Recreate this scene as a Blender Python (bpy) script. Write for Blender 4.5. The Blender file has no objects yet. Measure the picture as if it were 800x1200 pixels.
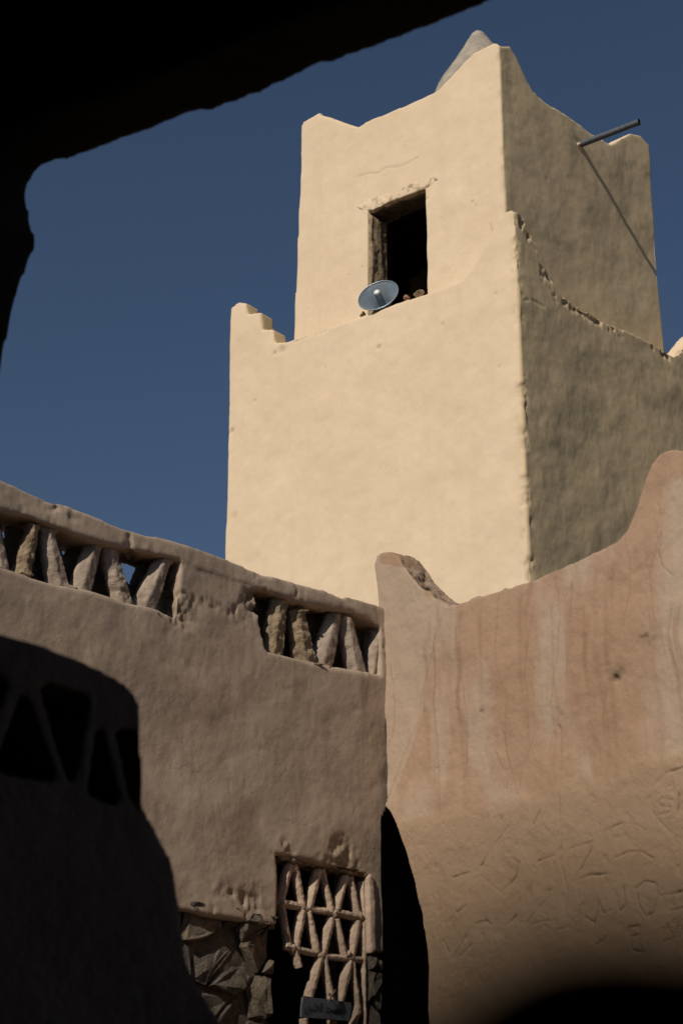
import bpy, bmesh, math, random
import numpy as np
from math import sin, cos, radians, hypot, pi
from mathutils import Vector, Matrix
from mathutils.geometry import tessellate_polygon

random.seed(7)
S = bpy.context.scene
COL = S.collection

# ------------------------------------------------------------------ camera
PITCH = radians(22.0)
FPX = 2200.0                      # focal length in pixels of the 800 x 1200 photograph
EYE = np.array([0.0, 0.0, 1.6])
cd = bpy.data.cameras.new('camera')
cam = bpy.data.objects.new('camera', cd)
COL.objects.link(cam)
cam.location = EYE
cam.rotation_euler = (pi / 2 + PITCH, 0, 0)
cd.sensor_fit = 'VERTICAL'
cd.sensor_height = 36.0
cd.lens = FPX / 1200 * 36.0
cd.clip_start = 0.02
cd.clip_end = 3000
cd.dof.use_dof = True
cd.dof.focus_distance = 16.0
cd.dof.aperture_fstop = (cd.lens / 1000) / 0.016
S.camera = cam

# ------------------------------------------------------------------ light
SUN_AZ, SUN_EL = radians(-148.3), radians(35.0)
w = bpy.data.worlds.new('World')
S.world = w
w.use_nodes = True
nt = w.node_tree
nt.nodes.clear()
sky = nt.nodes.new('ShaderNodeTexSky')
sky.sky_type = 'NISHITA'
sky.sun_disc = False
sky.sun_elevation = SUN_EL
sky.sun_rotation = SUN_AZ
sky.altitude = 0
sky.air_density = 1.0
sky.dust_density = 0.3
sky.ozone_density = 4.0
bg = nt.nodes.new('ShaderNodeBackground')
bg.inputs['Strength'].default_value = 0.05
wo = nt.nodes.new('ShaderNodeOutputWorld')
hs = nt.nodes.new('ShaderNodeHueSaturation')
hs.inputs['Saturation'].default_value = 0.97
nt.links.new(sky.outputs[0], hs.inputs['Color'])
nt.links.new(hs.outputs[0], bg.inputs[0])
nt.links.new(bg.outputs[0], wo.inputs[0])
sl = bpy.data.lights.new('sun', 'SUN')
sl.energy = 4.9
sl.angle = radians(0.4)
sl.color = (1.0, 0.925, 0.81)
sun = bpy.data.objects.new('sun', sl)
COL.objects.link(sun)
to_sun = Vector((cos(SUN_EL) * sin(SUN_AZ), cos(SUN_EL) * cos(SUN_AZ), sin(SUN_EL)))
sun.rotation_euler = to_sun.to_track_quat('Z', 'Y').to_euler()
sun.location = to_sun * 60
S.view_settings.view_transform = 'Standard'
S.view_settings.look = 'None'
S.view_settings.exposure = -0.28
S.view_settings.gamma = 1.0

# ------------------------------------------------------------------ surveying helpers
_F = np.array([0, cos(PITCH), sin(PITCH)])
_U = np.array([0, -sin(PITCH), cos(PITCH)])
_R = np.array([1.0, 0, 0])


def ray(x, y):
    return _R * (x - 400) / FPX + _U * (600 - y) / FPX + _F


def at(x, y, dist):
    """Point at a horizontal distance along the line of sight."""
    d = ray(x, y)
    return EYE + d * dist / hypot(d[0], d[1])


class Frame:
    """A vertical wall plane: u runs to the right along it, z up, d out of it."""

    def __init__(s, o, az):
        a = radians(az)
        s.o = np.array([o[0], o[1], 0.0])
        s.u = np.array([sin(a), cos(a), 0.0])
        s.n = np.array([cos(a), -sin(a), 0.0])

    def px(s, x, y, d=0.0):
        r = ray(x, y)
        t = ((s.o + s.n * d - EYE) @ s.n) / (r @ s.n)
        p = EYE + r * t
        return (float((p - s.o) @ s.u), float(p[2]))

    def pts(s, lst, d=0.0):
        return [s.px(x, y, d) for x, y in lst]

    def p(s, u, z, d=0.0):
        q = s.o + s.u * u + s.n * d
        return (q[0], q[1], z)


# ------------------------------------------------------------------ noise
def _hash(i, j, k, seed):
    h = (i * 374761393 + j * 668265263 + k * 1274126177 + seed * 974711) & 0xFFFFFFFF
    h = ((h ^ (h >> 13)) * 1274126177) & 0xFFFFFFFF
    return ((h ^ (h >> 16)) & 0xFFFF) / 32767.5 - 1.0


def vnoise(P, seed=0):
    I = np.floor(P).astype(np.int64)
    f = P - I
    g = f * f * f * (f * (f * 6 - 15) + 10)
    out = 0
    for a in (0, 1):
        wx = g[:, 0] if a else 1 - g[:, 0]
        for b in (0, 1):
            wy = g[:, 1] if b else 1 - g[:, 1]
            for c in (0, 1):
                wz = g[:, 2] if c else 1 - g[:, 2]
                out = out + wx * wy * wz * _hash(I[:, 0] + a, I[:, 1] + b, I[:, 2] + c, seed)
    return out


def fbm(P, scale, octs=3, seed=0):
    v, amp = 0, 1.0
    for k in range(octs):
        v = v + amp * vnoise(P * (scale * 2.03 ** k) + 17.3 * k, seed + k)
        amp *= 0.5
    return v


# ------------------------------------------------------------------ materials
class NB:
    def __init__(s, name):
        s.m = bpy.data.materials.new(name)
        s.m.use_nodes = True
        s.t = s.m.node_tree
        s.t.nodes.clear()
        s.out = s.t.nodes.new('ShaderNodeOutputMaterial')
        s.b = s.t.nodes.new('ShaderNodeBsdfPrincipled')
        s.t.links.new(s.b.outputs[0], s.out.inputs[0])
        s.geo = s.t.nodes.new('ShaderNodeNewGeometry')
        s.pos = s.geo.outputs['Position']

    def link(s, a, b):
        s.t.links.new(a, b)

    def n(s, kind, **kw):
        nd = s.t.nodes.new(kind)
        for k, v in kw.items():
            if hasattr(nd, k):
                setattr(nd, k, v)
            else:
                nd.inputs[k.replace('_', ' ')].default_value = v
        return nd

    def scaled(s, sc):
        mp = s.n('ShaderNodeMapping')
        mp.inputs['Scale'].default_value = sc
        s.link(s.pos, mp.inputs[0])
        return mp.outputs[0]

    def noise(s, scale, detail=4, rough=0.55, vec=None, dist=0.0):
        nd = s.n('ShaderNodeTexNoise')
        nd.inputs['Scale'].default_value = scale
        nd.inputs['Detail'].default_value = detail
        nd.inputs['Roughness'].default_value = rough
        nd.inputs['Distortion'].default_value = dist
        s.link(vec or s.pos, nd.inputs['Vector'])
        return nd.outputs[0]

    def ramp(s, v, lo, hi, a=0.0, b=1.0):
        r = s.n('ShaderNodeMapRange')
        r.clamp = True
        r.interpolation_type = 'SMOOTHSTEP'
        for i, x in enumerate((lo, hi, a, b)):
            r.inputs[i + 1].default_value = x
        s.link(v, r.inputs[0])
        return r.outputs[0]

    def math(s, op, a, b):
        m = s.n('ShaderNodeMath', operation=op)
        for i, x in enumerate((a, b)):
            if isinstance(x, (int, float)):
                m.inputs[i].default_value = x
            else:
                s.link(x, m.inputs[i])
        return m.outputs[0]

    def mix(s, f, a, b):
        m = s.n('ShaderNodeMix', data_type='RGBA')
        for idx, x in ((0, f), (6, a), (7, b)):
            if isinstance(x, (int, float)):
                m.inputs[idx].default_value = x
            elif isinstance(x, tuple):
                m.inputs[idx].default_value = (*x, 1)
            else:
                s.link(x, m.inputs[idx])
        return m.outputs[2]

    def attr(s, name):
        a = s.n('ShaderNodeAttribute')
        a.attribute_name = name
        return a.outputs['Fac']

    def bump(s, h, strength, dist, prev=None):
        b = s.n('ShaderNodeBump')
        b.inputs['Strength'].default_value = strength
        b.inputs['Distance'].default_value = dist
        s.link(h, b.inputs['Height'])
        if prev:
            s.link(prev, b.inputs['Normal'])
        return b.outputs[0]

    def done(s, col, rough=0.92, normal=None, spec=0.2, metal=0.0):
        if isinstance(col, tuple):
            s.b.inputs['Base Color'].default_value = (*col, 1)
        else:
            s.link(col, s.b.inputs['Base Color'])
        s.b.inputs['Roughness'].default_value = rough
        s.b.inputs['Metallic'].default_value = metal
        s.b.inputs['Specular IOR Level'].default_value = spec
        if normal:
            s.link(normal, s.b.inputs['Normal'])
        return s.m


def plaster(name, base, pale, dark, trowel=1.0, grit=1.0, streak=0.5, crack=0.5):
    b = NB(name)
    big = b.ramp(b.noise(0.9, 4, 0.6, dist=0.6), 0.36, 0.66)
    mid = b.ramp(b.noise(4.5, 5, 0.62, dist=0.4), 0.38, 0.68)
    fine = b.noise(55, 4, 0.7)
    c = b.mix(big, base, pale)
    c = b.mix(b.math('MULTIPLY', mid, 0.45), c, dark)
    st = b.ramp(b.noise(1.0, 5, 0.62, b.scaled((5.0, 5.0, 0.45)), 0.5), 0.50, 0.72)
    c = b.mix(b.math('MULTIPLY', st, streak), c, dark)
    pit = b.ramp(b.noise(14, 3, 0.75), 0.66, 0.74)
    c = b.mix(b.math('MULTIPLY', pit, 0.5), c, tuple(x * 0.62 for x in base))
    c = b.mix(b.math('MULTIPLY', b.ramp(fine, 0.3, 0.7), 0.22), c, tuple(min(1, x * 1.18) for x in pale))
    sp = b.ramp(b.noise(150, 3, 0.8), 0.60, 0.75)
    c = b.mix(b.math('MULTIPLY', sp, 0.28), c, tuple(x * 0.7 for x in dark))
    patch = b.ramp(b.noise(1.7, 3, 0.55, dist=1.2), 0.52, 0.56)
    c = b.mix(b.math('MULTIPLY', patch, 0.16), c, pale)
    # trowel waves, grit and hairline cracks as fine relief
    n1 = b.bump(b.noise(5.5, 3, 0.5, b.scaled((1, 1, 0.7)), 0.6), 0.55 * trowel, 0.05)
    n2 = b.bump(b.noise(26, 4, 0.65), 0.5 * grit, 0.012, n1)
    n3 = b.bump(fine, 0.45 * grit, 0.004, n2)
    vo = b.n('ShaderNodeTexVoronoi', feature='DISTANCE_TO_EDGE')
    vo.inputs['Scale'].default_value = 0.8
    wv = b.n('ShaderNodeTexNoise')
    wv.inputs['Scale'].default_value = 2.4
    wv.inputs['Detail'].default_value = 6
    b.link(b.pos, wv.inputs['Vector'])
    vm = b.n('ShaderNodeVectorMath', operation='MULTIPLY_ADD')
    b.link(wv.outputs['Color'], vm.inputs[0])
    vm.inputs[1].default_value = (0.9, 0.9, 0.9)
    b.link(b.pos, vm.inputs[2])
    b.link(vm.outputs[0], vo.inputs['Vector'])
    line = b.ramp(vo.outputs['Distance'], 0.0, 0.008, 1, 0)
    gate = b.math('MULTIPLY', line, b.ramp(b.noise(0.8, 2), 0.52, 0.62))
    c = b.mix(b.math('MULTIPLY', gate, crack), c, tuple(x * 0.4 for x in dark))
    n4 = b.bump(b.math('MULTIPLY', gate, -1.0), 0.6 * crack, 0.02, n3)
    return b, c, n4


def make_plain(name, col, col2, scale=8, rough=0.8, bump=0.5, dist=0.01, spec=0.2, metal=0.0):
    b = NB(name)
    n = b.noise(scale, 6, 0.65)
    c = b.mix(b.ramp(n, 0.35, 0.68), col, col2)
    nm = b.bump(b.noise(scale * 4, 5, 0.7), bump, dist)
    return b.done(c, rough, nm, spec, metal)


M = {}
b, c, n = plaster('cream_lime_plaster', (0.585, 0.455, 0.32), (0.62, 0.49, 0.35), (0.55, 0.422, 0.288), 0.06, 0.25, 0.5, 0.10)
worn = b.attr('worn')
c = b.mix(b.math('MULTIPLY', b.attr('olive'), 0.75), c, (0.50, 0.39, 0.225))  # right faces tinted olive, also warmed to offset blue skylight
c = b.mix(worn, c, (0.36, 0.27, 0.17))
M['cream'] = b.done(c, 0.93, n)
b, c, n = plaster('grey_brown_mud_plaster', (0.345, 0.26, 0.19), (0.395, 0.305, 0.23), (0.245, 0.18, 0.13), 0.2, 0.4, 0.8, 0.15)
worn = b.attr('worn')
c = b.mix(worn, c, (0.22, 0.165, 0.115))
M['brown'] = b.done(c, 0.94, n)
b, c, n = plaster('pink_mud_plaster', (0.295, 0.19, 0.122), (0.325, 0.215, 0.145), (0.245, 0.152, 0.096), 0.6, 0.7, 0.45, 0.6)
st = b.attr('stain')
stn = b.ramp(b.math('ADD', st, b.math('MULTIPLY', b.math('SUBTRACT', b.noise(6, 5, 0.7, b.scaled((3, 3, 0.5))), 0.5), 0.9)), 0.15, 0.75)
c = b.mix(b.math('MULTIPLY', stn, 0.6), c, (0.37, 0.29, 0.218))
drip = b.attr('drip')
c = b.mix(b.math('MULTIPLY', drip, 0.7), c, (0.225, 0.13, 0.08))
rough_zone = b.attr('rough')
c = b.mix(b.math('MULTIPLY', rough_zone, 0.55), c, (0.30, 0.212, 0.135))
c = b.mix(b.attr('worn'), c, (0.17, 0.115, 0.075))
gr = b.math('MULTIPLY', b.noise(60, 5, 0.75, b.scaled((1, 1, 1))), rough_zone)
n = b.bump(gr, 0.6, 0.012, n)
M['pink'] = b.done(c, 0.93, n)
M['greycone'] = make_plain('grey_plaster', (0.36, 0.31, 0.25), (0.25, 0.215, 0.18), 5, 0.95, 0.7, 0.02)  # plain grey tone for the finial alone
M['rough_mud'] = make_plain('exposed_salty_mudstone', (0.36, 0.27, 0.17), (0.17, 0.12, 0.08), 14, 0.95, 1.0, 0.02)
M['strut'] = make_plain('pale_mud_render', (0.38, 0.30, 0.235), (0.24, 0.182, 0.137), 9, 0.95, 0.7, 0.015)
M['lattice'] = make_plain('reddish_lattice_render', (0.47, 0.355, 0.265), (0.36, 0.26, 0.19), 9, 0.92, 0.8, 0.012)
M['stone_a'] = make_plain('grey_rubble_stone', (0.20, 0.165, 0.13), (0.10, 0.082, 0.068), 14, 0.9, 1.0, 0.05)
M['stone_b'] = make_plain('tan_rubble_stone', (0.28, 0.22, 0.155), (0.14, 0.11, 0.08), 16, 0.9, 1.0, 0.05)
M['core'] = make_plain('dark_earth_mortar', (0.15, 0.115, 0.085), (0.09, 0.07, 0.05), 12, 0.97, 1.0, 0.03)
M['wood'] = make_plain('weathered_palm_wood', (0.34, 0.255, 0.16), (0.16, 0.11, 0.07), 9, 0.85, 0.9, 0.02)
M['shade_wood'] = make_plain('shade_dark_palm_wood', (0.11, 0.08, 0.055), (0.06, 0.045, 0.03), 9, 0.9, 0.9, 0.02)  # boards coloured darker to stand for shade under the lintel
M['pipe'] = make_plain('grey_painted_pipe', (0.075, 0.085, 0.105), (0.05, 0.056, 0.07), 20, 0.5, 0.2, 0.002, 0.4)
M['horn'] = make_plain('blue_grey_painted_metal', (0.27, 0.325, 0.375), (0.22, 0.27, 0.315), 12, 0.33, 0.15, 0.002, 0.5, 0.5)
M['stem'] = make_plain('slate_painted_metal', (0.09, 0.11, 0.13), (0.07, 0.09, 0.11), 12, 0.35, 0.15, 0.002, 0.5)
M['hornrim'] = make_plain('dark_rubber_rim', (0.05, 0.05, 0.055), (0.03, 0.03, 0.035), 12, 0.6, 0.1, 0.002)
M['knob'] = make_plain('white_plastic_cap', (0.68, 0.70, 0.72), (0.6, 0.62, 0.64), 12, 0.35, 0.1, 0.002, 0.5)
M['sign'] = make_plain('shade_dark_slate_board', (0.105, 0.12, 0.14), (0.075, 0.087, 0.105), 18, 0.7, 0.4, 0.004)  # slate board coloured darker to stand for the shade on it
M['ink'] = make_plain('black_sign_paint', (0.012, 0.012, 0.014), (0.016, 0.016, 0.018), 20, 0.6, 0.2, 0.002)
M['wire'] = make_plain('rusty_wire', (0.2, 0.14, 0.09), (0.12, 0.08, 0.05), 30, 0.6, 0.3, 0.002)
M['dark'] = make_plain('dark_brown_mud', (0.20, 0.142, 0.12), (0.15, 0.106, 0.09), 5, 0.97, 0.8, 0.02)  # dark brown for the balustrade, house interior and corner box
M['shade_black'] = make_plain('shade_black_mud', (0.016, 0.0135, 0.013), (0.012, 0.010, 0.010), 5, 0.97, 0.8, 0.02)  # near-black colour stands for deep shade in gallery, tower window and ledge
M['brickred'] = make_plain('broken_fired_brick', (0.34, 0.19, 0.12), (0.22, 0.12, 0.08), 14, 0.9, 0.9, 0.01)
M['pebble'] = make_plain('pale_limestone_rubble', (0.45, 0.38, 0.29), (0.26, 0.20, 0.14), 12, 0.92, 1.0, 0.015)
M['sand'] = make_plain('packed_sand', (0.19, 0.15, 0.105), (0.15, 0.115, 0.08), 1.2, 0.97, 0.8, 0.03)


# ------------------------------------------------------------------ object helpers
def place(o, parent):
    COL.objects.link(o)
    if parent is not None:
        o.parent = parent
        root = parent.matrix_basis if parent.parent is None else parent.parent.matrix_basis
        o.matrix_parent_inverse = (parent.matrix_basis if parent.parent is None
                                   else Matrix.Translation((0, 0, 0))).inverted() \
            if parent.type == 'EMPTY' else Matrix()
    return o


def thing(name, label, cat, loc, group=None):
    o = bpy.data.objects.new(name, None)
    o.location = loc
    o.empty_display_size = 0.2
    COL.objects.link(o)
    o.matrix_basis = Matrix.Translation(loc)
    tag(o, label, cat, group)
    return o


def tag(o, label=None, cat=None, group=None, kind=None):
    for k, v in (('label', label), ('category', cat), ('group', group), ('kind', kind)):
        if v:
            o[k] = v
    return o


def from_bm(name, bm, mat, parent=None, smooth=False):
    me = bpy.data.meshes.new(name)
    bmesh.ops.recalc_face_normals(bm, faces=bm.faces[:])
    bm.to_mesh(me)
    bm.free()
    me.materials.append(mat)
    if smooth:
        me.shade_smooth()
    return place(bpy.data.objects.new(name, me), parent)


def add_prism(bm, fr, outer, d0, d1, holes=()):
    """A wall-plane outline (u, z) with holes, given thickness from d0 (back) to d1 (front)."""
    loops = [[Vector((u, z, 0)) for u, z in lp] for lp in (outer, *holes)]
    tris = tessellate_polygon(loops)
    flat = [q for lp in loops for q in lp]
    fv = [bm.verts.new(fr.p(q.x, q.y, d1)) for q in flat]
    bv = [bm.verts.new(fr.p(q.x, q.y, d0)) for q in flat]
    for t in tris:
        try:
            bm.faces.new([fv[i] for i in t])
            bm.faces.new([bv[i] for i in reversed(t)])
        except ValueError:
            pass
    k = 0
    for lp in loops:
        m = len(lp)
        for i in range(m):
            a, c2 = k + i, k + (i + 1) % m
            bm.faces.new((fv[a], fv[c2], bv[c2], bv[a]))
        k += m
    return bm


def add_box(bm, fr, u0, u1, z0, z1, d0, d1):
    return add_prism(bm, fr, [(u0, z0), (u1, z0), (u1, z1), (u0, z1)], d0, d1)


def remesh(bm, voxel, smooth=3):
    """Fuse the overlapping blocks of a bmesh into one soft-edged surface."""
    bmesh.ops.recalc_face_normals(bm, faces=bm.faces[:])
    me = bpy.data.meshes.new('tmp')
    bm.to_mesh(me)
    bm.free()
    o = bpy.data.objects.new('tmp', me)
    COL.objects.link(o)
    r = o.modifiers.new('r', 'REMESH')
    r.mode = 'VOXEL'
    r.voxel_size = voxel
    if smooth:
        s = o.modifiers.new('s', 'SMOOTH')
        s.factor = 0.5
        s.iterations = smooth
    dg = bpy.context.evaluated_depsgraph_get()
    out = bpy.data.meshes.new_from_object(o.evaluated_get(dg))
    bpy.data.objects.remove(o)
    bpy.data.meshes.remove(me)
    return out


def coords(me):
    a = np.empty(len(me.vertices) * 3)
    me.vertices.foreach_get('co', a)
    return a.reshape(-1, 3)


def normals(me):
    a = np.empty(len(me.vertices) * 3, dtype=np.float32)
    me.vertex_normals.foreach_get('vector', a)
    return a.reshape(-1, 3).astype(float)


def setco(me, P):
    me.vertices.foreach_set('co', np.ascontiguousarray(P).ravel())
    me.update()


def weather(me, big=0.02, mid=0.008, fine=0.003, seed=0, extra=None):
    P, N = coords(me), normals(me)
    d = big * fbm(P, 0.9, 2, seed) + mid * fbm(P, 3.7, 2, seed + 5) + fine * fbm(P, 16, 2, seed + 9)
    if extra is not None:
        d = d + extra(P, N)
    setco(me, P + N * d[:, None])
    return me


def set_attr(me, name, v):
    a = me.attributes.new(name, 'FLOAT', 'POINT')
    a.data.foreach_set('value', np.ascontiguousarray(v, dtype=np.float32))


def adobe(name, bm, mat, parent, voxel, smooth=3, seed=0, big=0.02, mid=0.008, fine=0.003, extra=None, attrs=None):
    me = remesh(bm, voxel, smooth)
    P0 = coords(me).copy()
    N0 = normals(me)
    if attrs:
        for k, f in attrs.items():
            set_attr(me, k, np.clip(f(P0, N0), 0, 1))
    weather(me, big, mid, fine, seed, extra)
    me.name = name
    me.materials.append(mat)
    me.shade_smooth()
    return place(bpy.data.objects.new(name, me), parent)


def tube(bm, pts, r, seg=12, cap=True):
    rings = []
    for i, p in enumerate(pts):
        p = Vector(p)
        a = Vector(pts[max(0, i - 1)])
        b2 = Vector(pts[min(len(pts) - 1, i + 1)])
        q = (b2 - a).to_track_quat('Z', 'Y')
        rr = r[i] if isinstance(r, (list, tuple)) else r
        rings.append([bm.verts.new(p + q @ Vector((rr * cos(2 * pi * k / seg), rr * sin(2 * pi * k / seg), 0))) for k in range(seg)])
    for a, b2 in zip(rings, rings[1:]):
        for k in range(seg):
            bm.faces.new((a[k], a[(k + 1) % seg], b2[(k + 1) % seg], b2[k]))
    if cap:
        bm.faces.new(rings[0])
        bm.faces.new(rings[-1])


def lathe(bm, prof, origin, axis, seg=48):
    """Revolve (radius, height) points round an axis."""
    q = Vector(axis).to_track_quat('Z', 'Y')
    o = Vector(origin)
    rings = []
    for r, h in prof:
        if r < 1e-5:
            rings.append([bm.verts.new(o + q @ Vector((0, 0, h)))])
        else:
            rings.append([bm.verts.new(o + q @ Vector((r * cos(2 * pi * k / seg), r * sin(2 * pi * k / seg), h))) for k in range(seg)])
    for a, b2 in zip(rings, rings[1:]):
        for k in range(seg):
            k2 = (k + 1) % seg
            if len(a) == 1:
                bm.faces.new((a[0], b2[k2], b2[k]))
            elif len(b2) == 1:
                bm.faces.new((a[k], a[k2], b2[0]))
            else:
                bm.faces.new((a[k], a[k2], b2[k2], b2[k]))


def ridge_bar(bm, fr, levels, d, depth, bev=0.05, at_=0.45, rb=0.012):
    """A hewn bar: each level is its left and right edge (u, z); the left arris is pared back."""
    secs = []
    for (a, c2) in levels:
        a, c2 = np.array(a), np.array(c2)
        r = a + (c2 - a) * at_
        secs.append([bm.verts.new(fr.p(q[0], q[1], dd)) for q, dd in ((a, d - bev), (r, d), (c2, d - rb), (c2, d - depth), (a, d - depth))])
    for s1, s2 in zip(secs, secs[1:]):
        for k in range(5):
            bm.faces.new((s1[k], s1[(k + 1) % 5], s2[(k + 1) % 5], s2[k]))
    bm.faces.new(secs[0])
    bm.faces.new(secs[-1])


def rock(bm, centre, size, seed, flat=0.25):
    """A broken angular lump."""
    rnd = random.Random(seed)
    start = len(bm.verts)
    g = bmesh.ops.create_icosphere(bm, subdivisions=2, radius=1.0)
    planes = [(Vector((rnd.uniform(-1, 1), rnd.uniform(-1, 1), rnd.uniform(-1, 1))).normalized(), rnd.uniform(0.36, 0.72)) for _ in range(10)]
    for v in g['verts']:
        for nrm, h in planes:
            e = v.co.dot(nrm) - h
            if e > 0:
                v.co -= nrm * e
        v.co = Vector((v.co.x * size[0], v.co.y * size[1], v.co.z * size[2])) + Vector(centre)


# ------------------------------------------------------------------ frames of the place
KT = at(612, 480, 20.0)
TL = Frame(KT, 130)                    # minaret, sunlit face
TR = Frame(KT, 42)                     # minaret, grazed face
KU = KT - TL.n * 0.25 - TR.n * 0.32
UL = Frame(KU, 130)
UR = Frame(KU, 42)
CN = at(449, 850, 13.0)
LW = Frame(CN, 46.7)                   # house front on the left
RW = Frame(CN, 137)                    # courtyard wall on the right
GF = Frame(at(200, 150, 5.3), 123)     # outer face of the covered gallery
DM = Frame(at(168, 900, 4.5), 46.7)    # gallery balustrade

# ------------------------------------------------------------------ ground
bm = bmesh.new()
bmesh.ops.create_grid(bm, x_segments=60, y_segments=60, size=700)
g = from_bm('ground', bm, M['sand'])
tag(g, 'packed sandy ground of the old town', None, None, 'structure')

# ------------------------------------------------------------------ minaret
tower = thing('minaret', 'tall cream plastered square mud tower with horned corners and one dark window', 'tower', (KT[0], KT[1] + 2.6, 0))

body = bmesh.new()
WL, WR = 4.74, 4.25
bl = [(-WL, 0.0), (0, 0.0), (0, 12.35), (-WL, 12.35)]
# body of the lower stage
c00 = TL.p(0, 0)
p1 = np.array(TL.p(-WL, 0)); p2 = np.array(TR.p(WR, 0)); p3 = p1 + p2 - np.array(c00)
vs = []
for z in (7.7, 12.4):
    vs.append([body.verts.new((q[0], q[1], z)) for q in (c00, p2, p3, p1)])
body.faces.new(vs[0][::-1]); body.faces.new(vs[1])
for i in range(4):
    body.faces.new((vs[0][i], vs[0][(i + 1) % 4], vs[1][(i + 1) % 4], vs[1][i]))
prof_l = TL.pts([(334, 401), (346, 397), (420, 372), (470, 354), (520, 336), (538, 329), (553, 312), (564, 294), (574, 274), (581, 256), (590, 247)])
prof_l = [(-WL, 12.0)] + TL.pts([(273, 360), (279, 354), (288, 355), (290, 369), (305, 367), (307, 387), (320, 386), (322, 402)]) + prof_l + [(-0.05, TL.px(602, 243)[1]), (0, 13.6), (0, 12.0)]
prof_l[1] = (-WL, prof_l[1][1])
add_prism(body, TL, prof_l, -0.26, 0.0)
prof_r = [(0, 12.0), (0, 13.55), (0.06, TR.px(604, 245)[1])] + TR.pts([(610, 249), (615, 256), (619, 267), (628, 284), (633, 304), (644, 318), (650, 334), (659, 347), (674, 358), (692, 366), (710, 378), (728, 385), (752, 396), (776, 408), (790, 417), (795, 414), (803, 404), (812, 392), (822, 385)])
prof_r += [(WR, prof_r[-1][1] - 0.1), (WR, 12.0)]
add_prism(body, TR, prof_r, -0.3, 0.0)
T2 = Frame(p1, 42)
add_box(body, T2, 0.05, WR - 0.05, 12.0, 12.9, 0.03, 0.28)


def chain_dist(fr, P, chains):
    rel = P - fr.o
    u, z = rel @ fr.u, P[:, 2]
    d = np.full(u.shape, 9.0)
    for ch in chains:
        q = fr.pts(ch)
        for (ax, az), (bx, bz) in zip(q, q[1:]):
            dx, dz = bx - ax, bz - az
            t2 = np.clip(((u - ax) * dx + (z - az) * dz) / (dx * dx + dz * dz + 1e-9), 0, 1)
            d = np.minimum(d, np.hypot(u - ax - t2 * dx, z - az - t2 * dz))
    return np.where(np.abs(rel @ fr.n) < 0.12, d, 9.0)


def spots(fr, P, lst):
    rel = P - fr.o
    u, z = rel @ fr.u, P[:, 2]
    v = np.zeros_like(u)
    for x, y, sz, a in lst:
        uu, zz = fr.px(x, y)
        v = v + a * np.exp(-((u - uu) ** 2 + ((z - zz) * 1.3) ** 2) / sz ** 2)
    return v * (np.abs(rel @ fr.n) < 0.12)


UP_CRACKS = [[(421, 206), (432, 202), (441, 203), (452, 196), (466, 195), (478, 190), (489, 184)], [(574, 262), (578, 275), (581, 288)]]
LOW_CRACKS = [[(345, 400), (365, 392), (384, 386)], [(612, 352), (622, 352), (636, 360)]]
LOW_SPOTS = [(443, 407, 0.03, 1.2), (330, 410, 0.06, 0.8), (322, 414, 0.03, 0.9), (271, 505, 0.04, 1.0), (275, 604, 0.04, 0.9), (299, 470, 0.02, 0.8), (380, 430, 0.02, 0.7), (450, 460, 0.015, 0.9), (518, 380, 0.02, 0.8), (585, 430, 0.02, 0.7), (581, 345, 0.02, 0.7), (300, 510, 0.02, 0.5)]


def tower_worn(P, N):
    # rubbed arris and the broken crest of the parapet
    rel = P - TL.o
    uL, uR, z = rel @ TL.u, rel @ TR.u, P[:, 2]
    nz = fbm(P, 6, 3, 3)
    arris = np.exp(-((np.abs(rel @ TL.n) + np.abs(rel @ TR.n)) / 0.07) ** 2) * np.clip(nz * 1.6 + 0.15, 0, 1)
    us = np.array([q[0] for q in prof_r[1:-1]]); zs = np.array([q[1] for q in prof_r[1:-1]])
    crest = np.interp(uR, us, zs)
    top = np.exp(-((z - crest + 0.03) / (0.07 + 0.09 * (uR < 0.85))) ** 2) * (np.abs(rel @ TR.n) < 0.1) * (uR > 0.10) * np.clip(nz * 1.9 + 0.45, 0, 1)
    ck = np.exp(-(chain_dist(TL, P, LOW_CRACKS[:1]) / 0.011) ** 2) * 0.6 + np.exp(-(chain_dist(TR, P, LOW_CRACKS[1:]) / 0.010) ** 2) * 0.25
    return arris * 0.55 + top * 0.95 + ck + 0.55 * spots(TL, P, LOW_SPOTS)


def tower_extra(P, N):
    wv = tower_worn(P, N)
    rel = P - TL.o
    # older coat under the right-hand parapet stands a little back
    return -0.04 * wv + 0.035 * wv * fbm(P, 18, 2, 31)


base = bmesh.new()
vs = [[base.verts.new((q[0], q[1], z)) for q in (c00, p2, p3, p1)] for z in (-0.3, 7.72)]
base.faces.new(vs[0][::-1]); base.faces.new(vs[1])
for i in range(4):
    base.faces.new((vs[0][i], vs[0][(i + 1) % 4], vs[1][(i + 1) % 4], vs[1][i]))
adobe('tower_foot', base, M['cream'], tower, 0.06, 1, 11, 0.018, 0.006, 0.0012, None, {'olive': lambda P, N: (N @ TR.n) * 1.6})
adobe('lower_stage', body, M['cream'], tower, 0.021, 1, 11, 0.018, 0.006, 0.0012, tower_extra, {'worn': tower_worn, 'olive': lambda P, N: (N @ TR.n) * 1.6})

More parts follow.
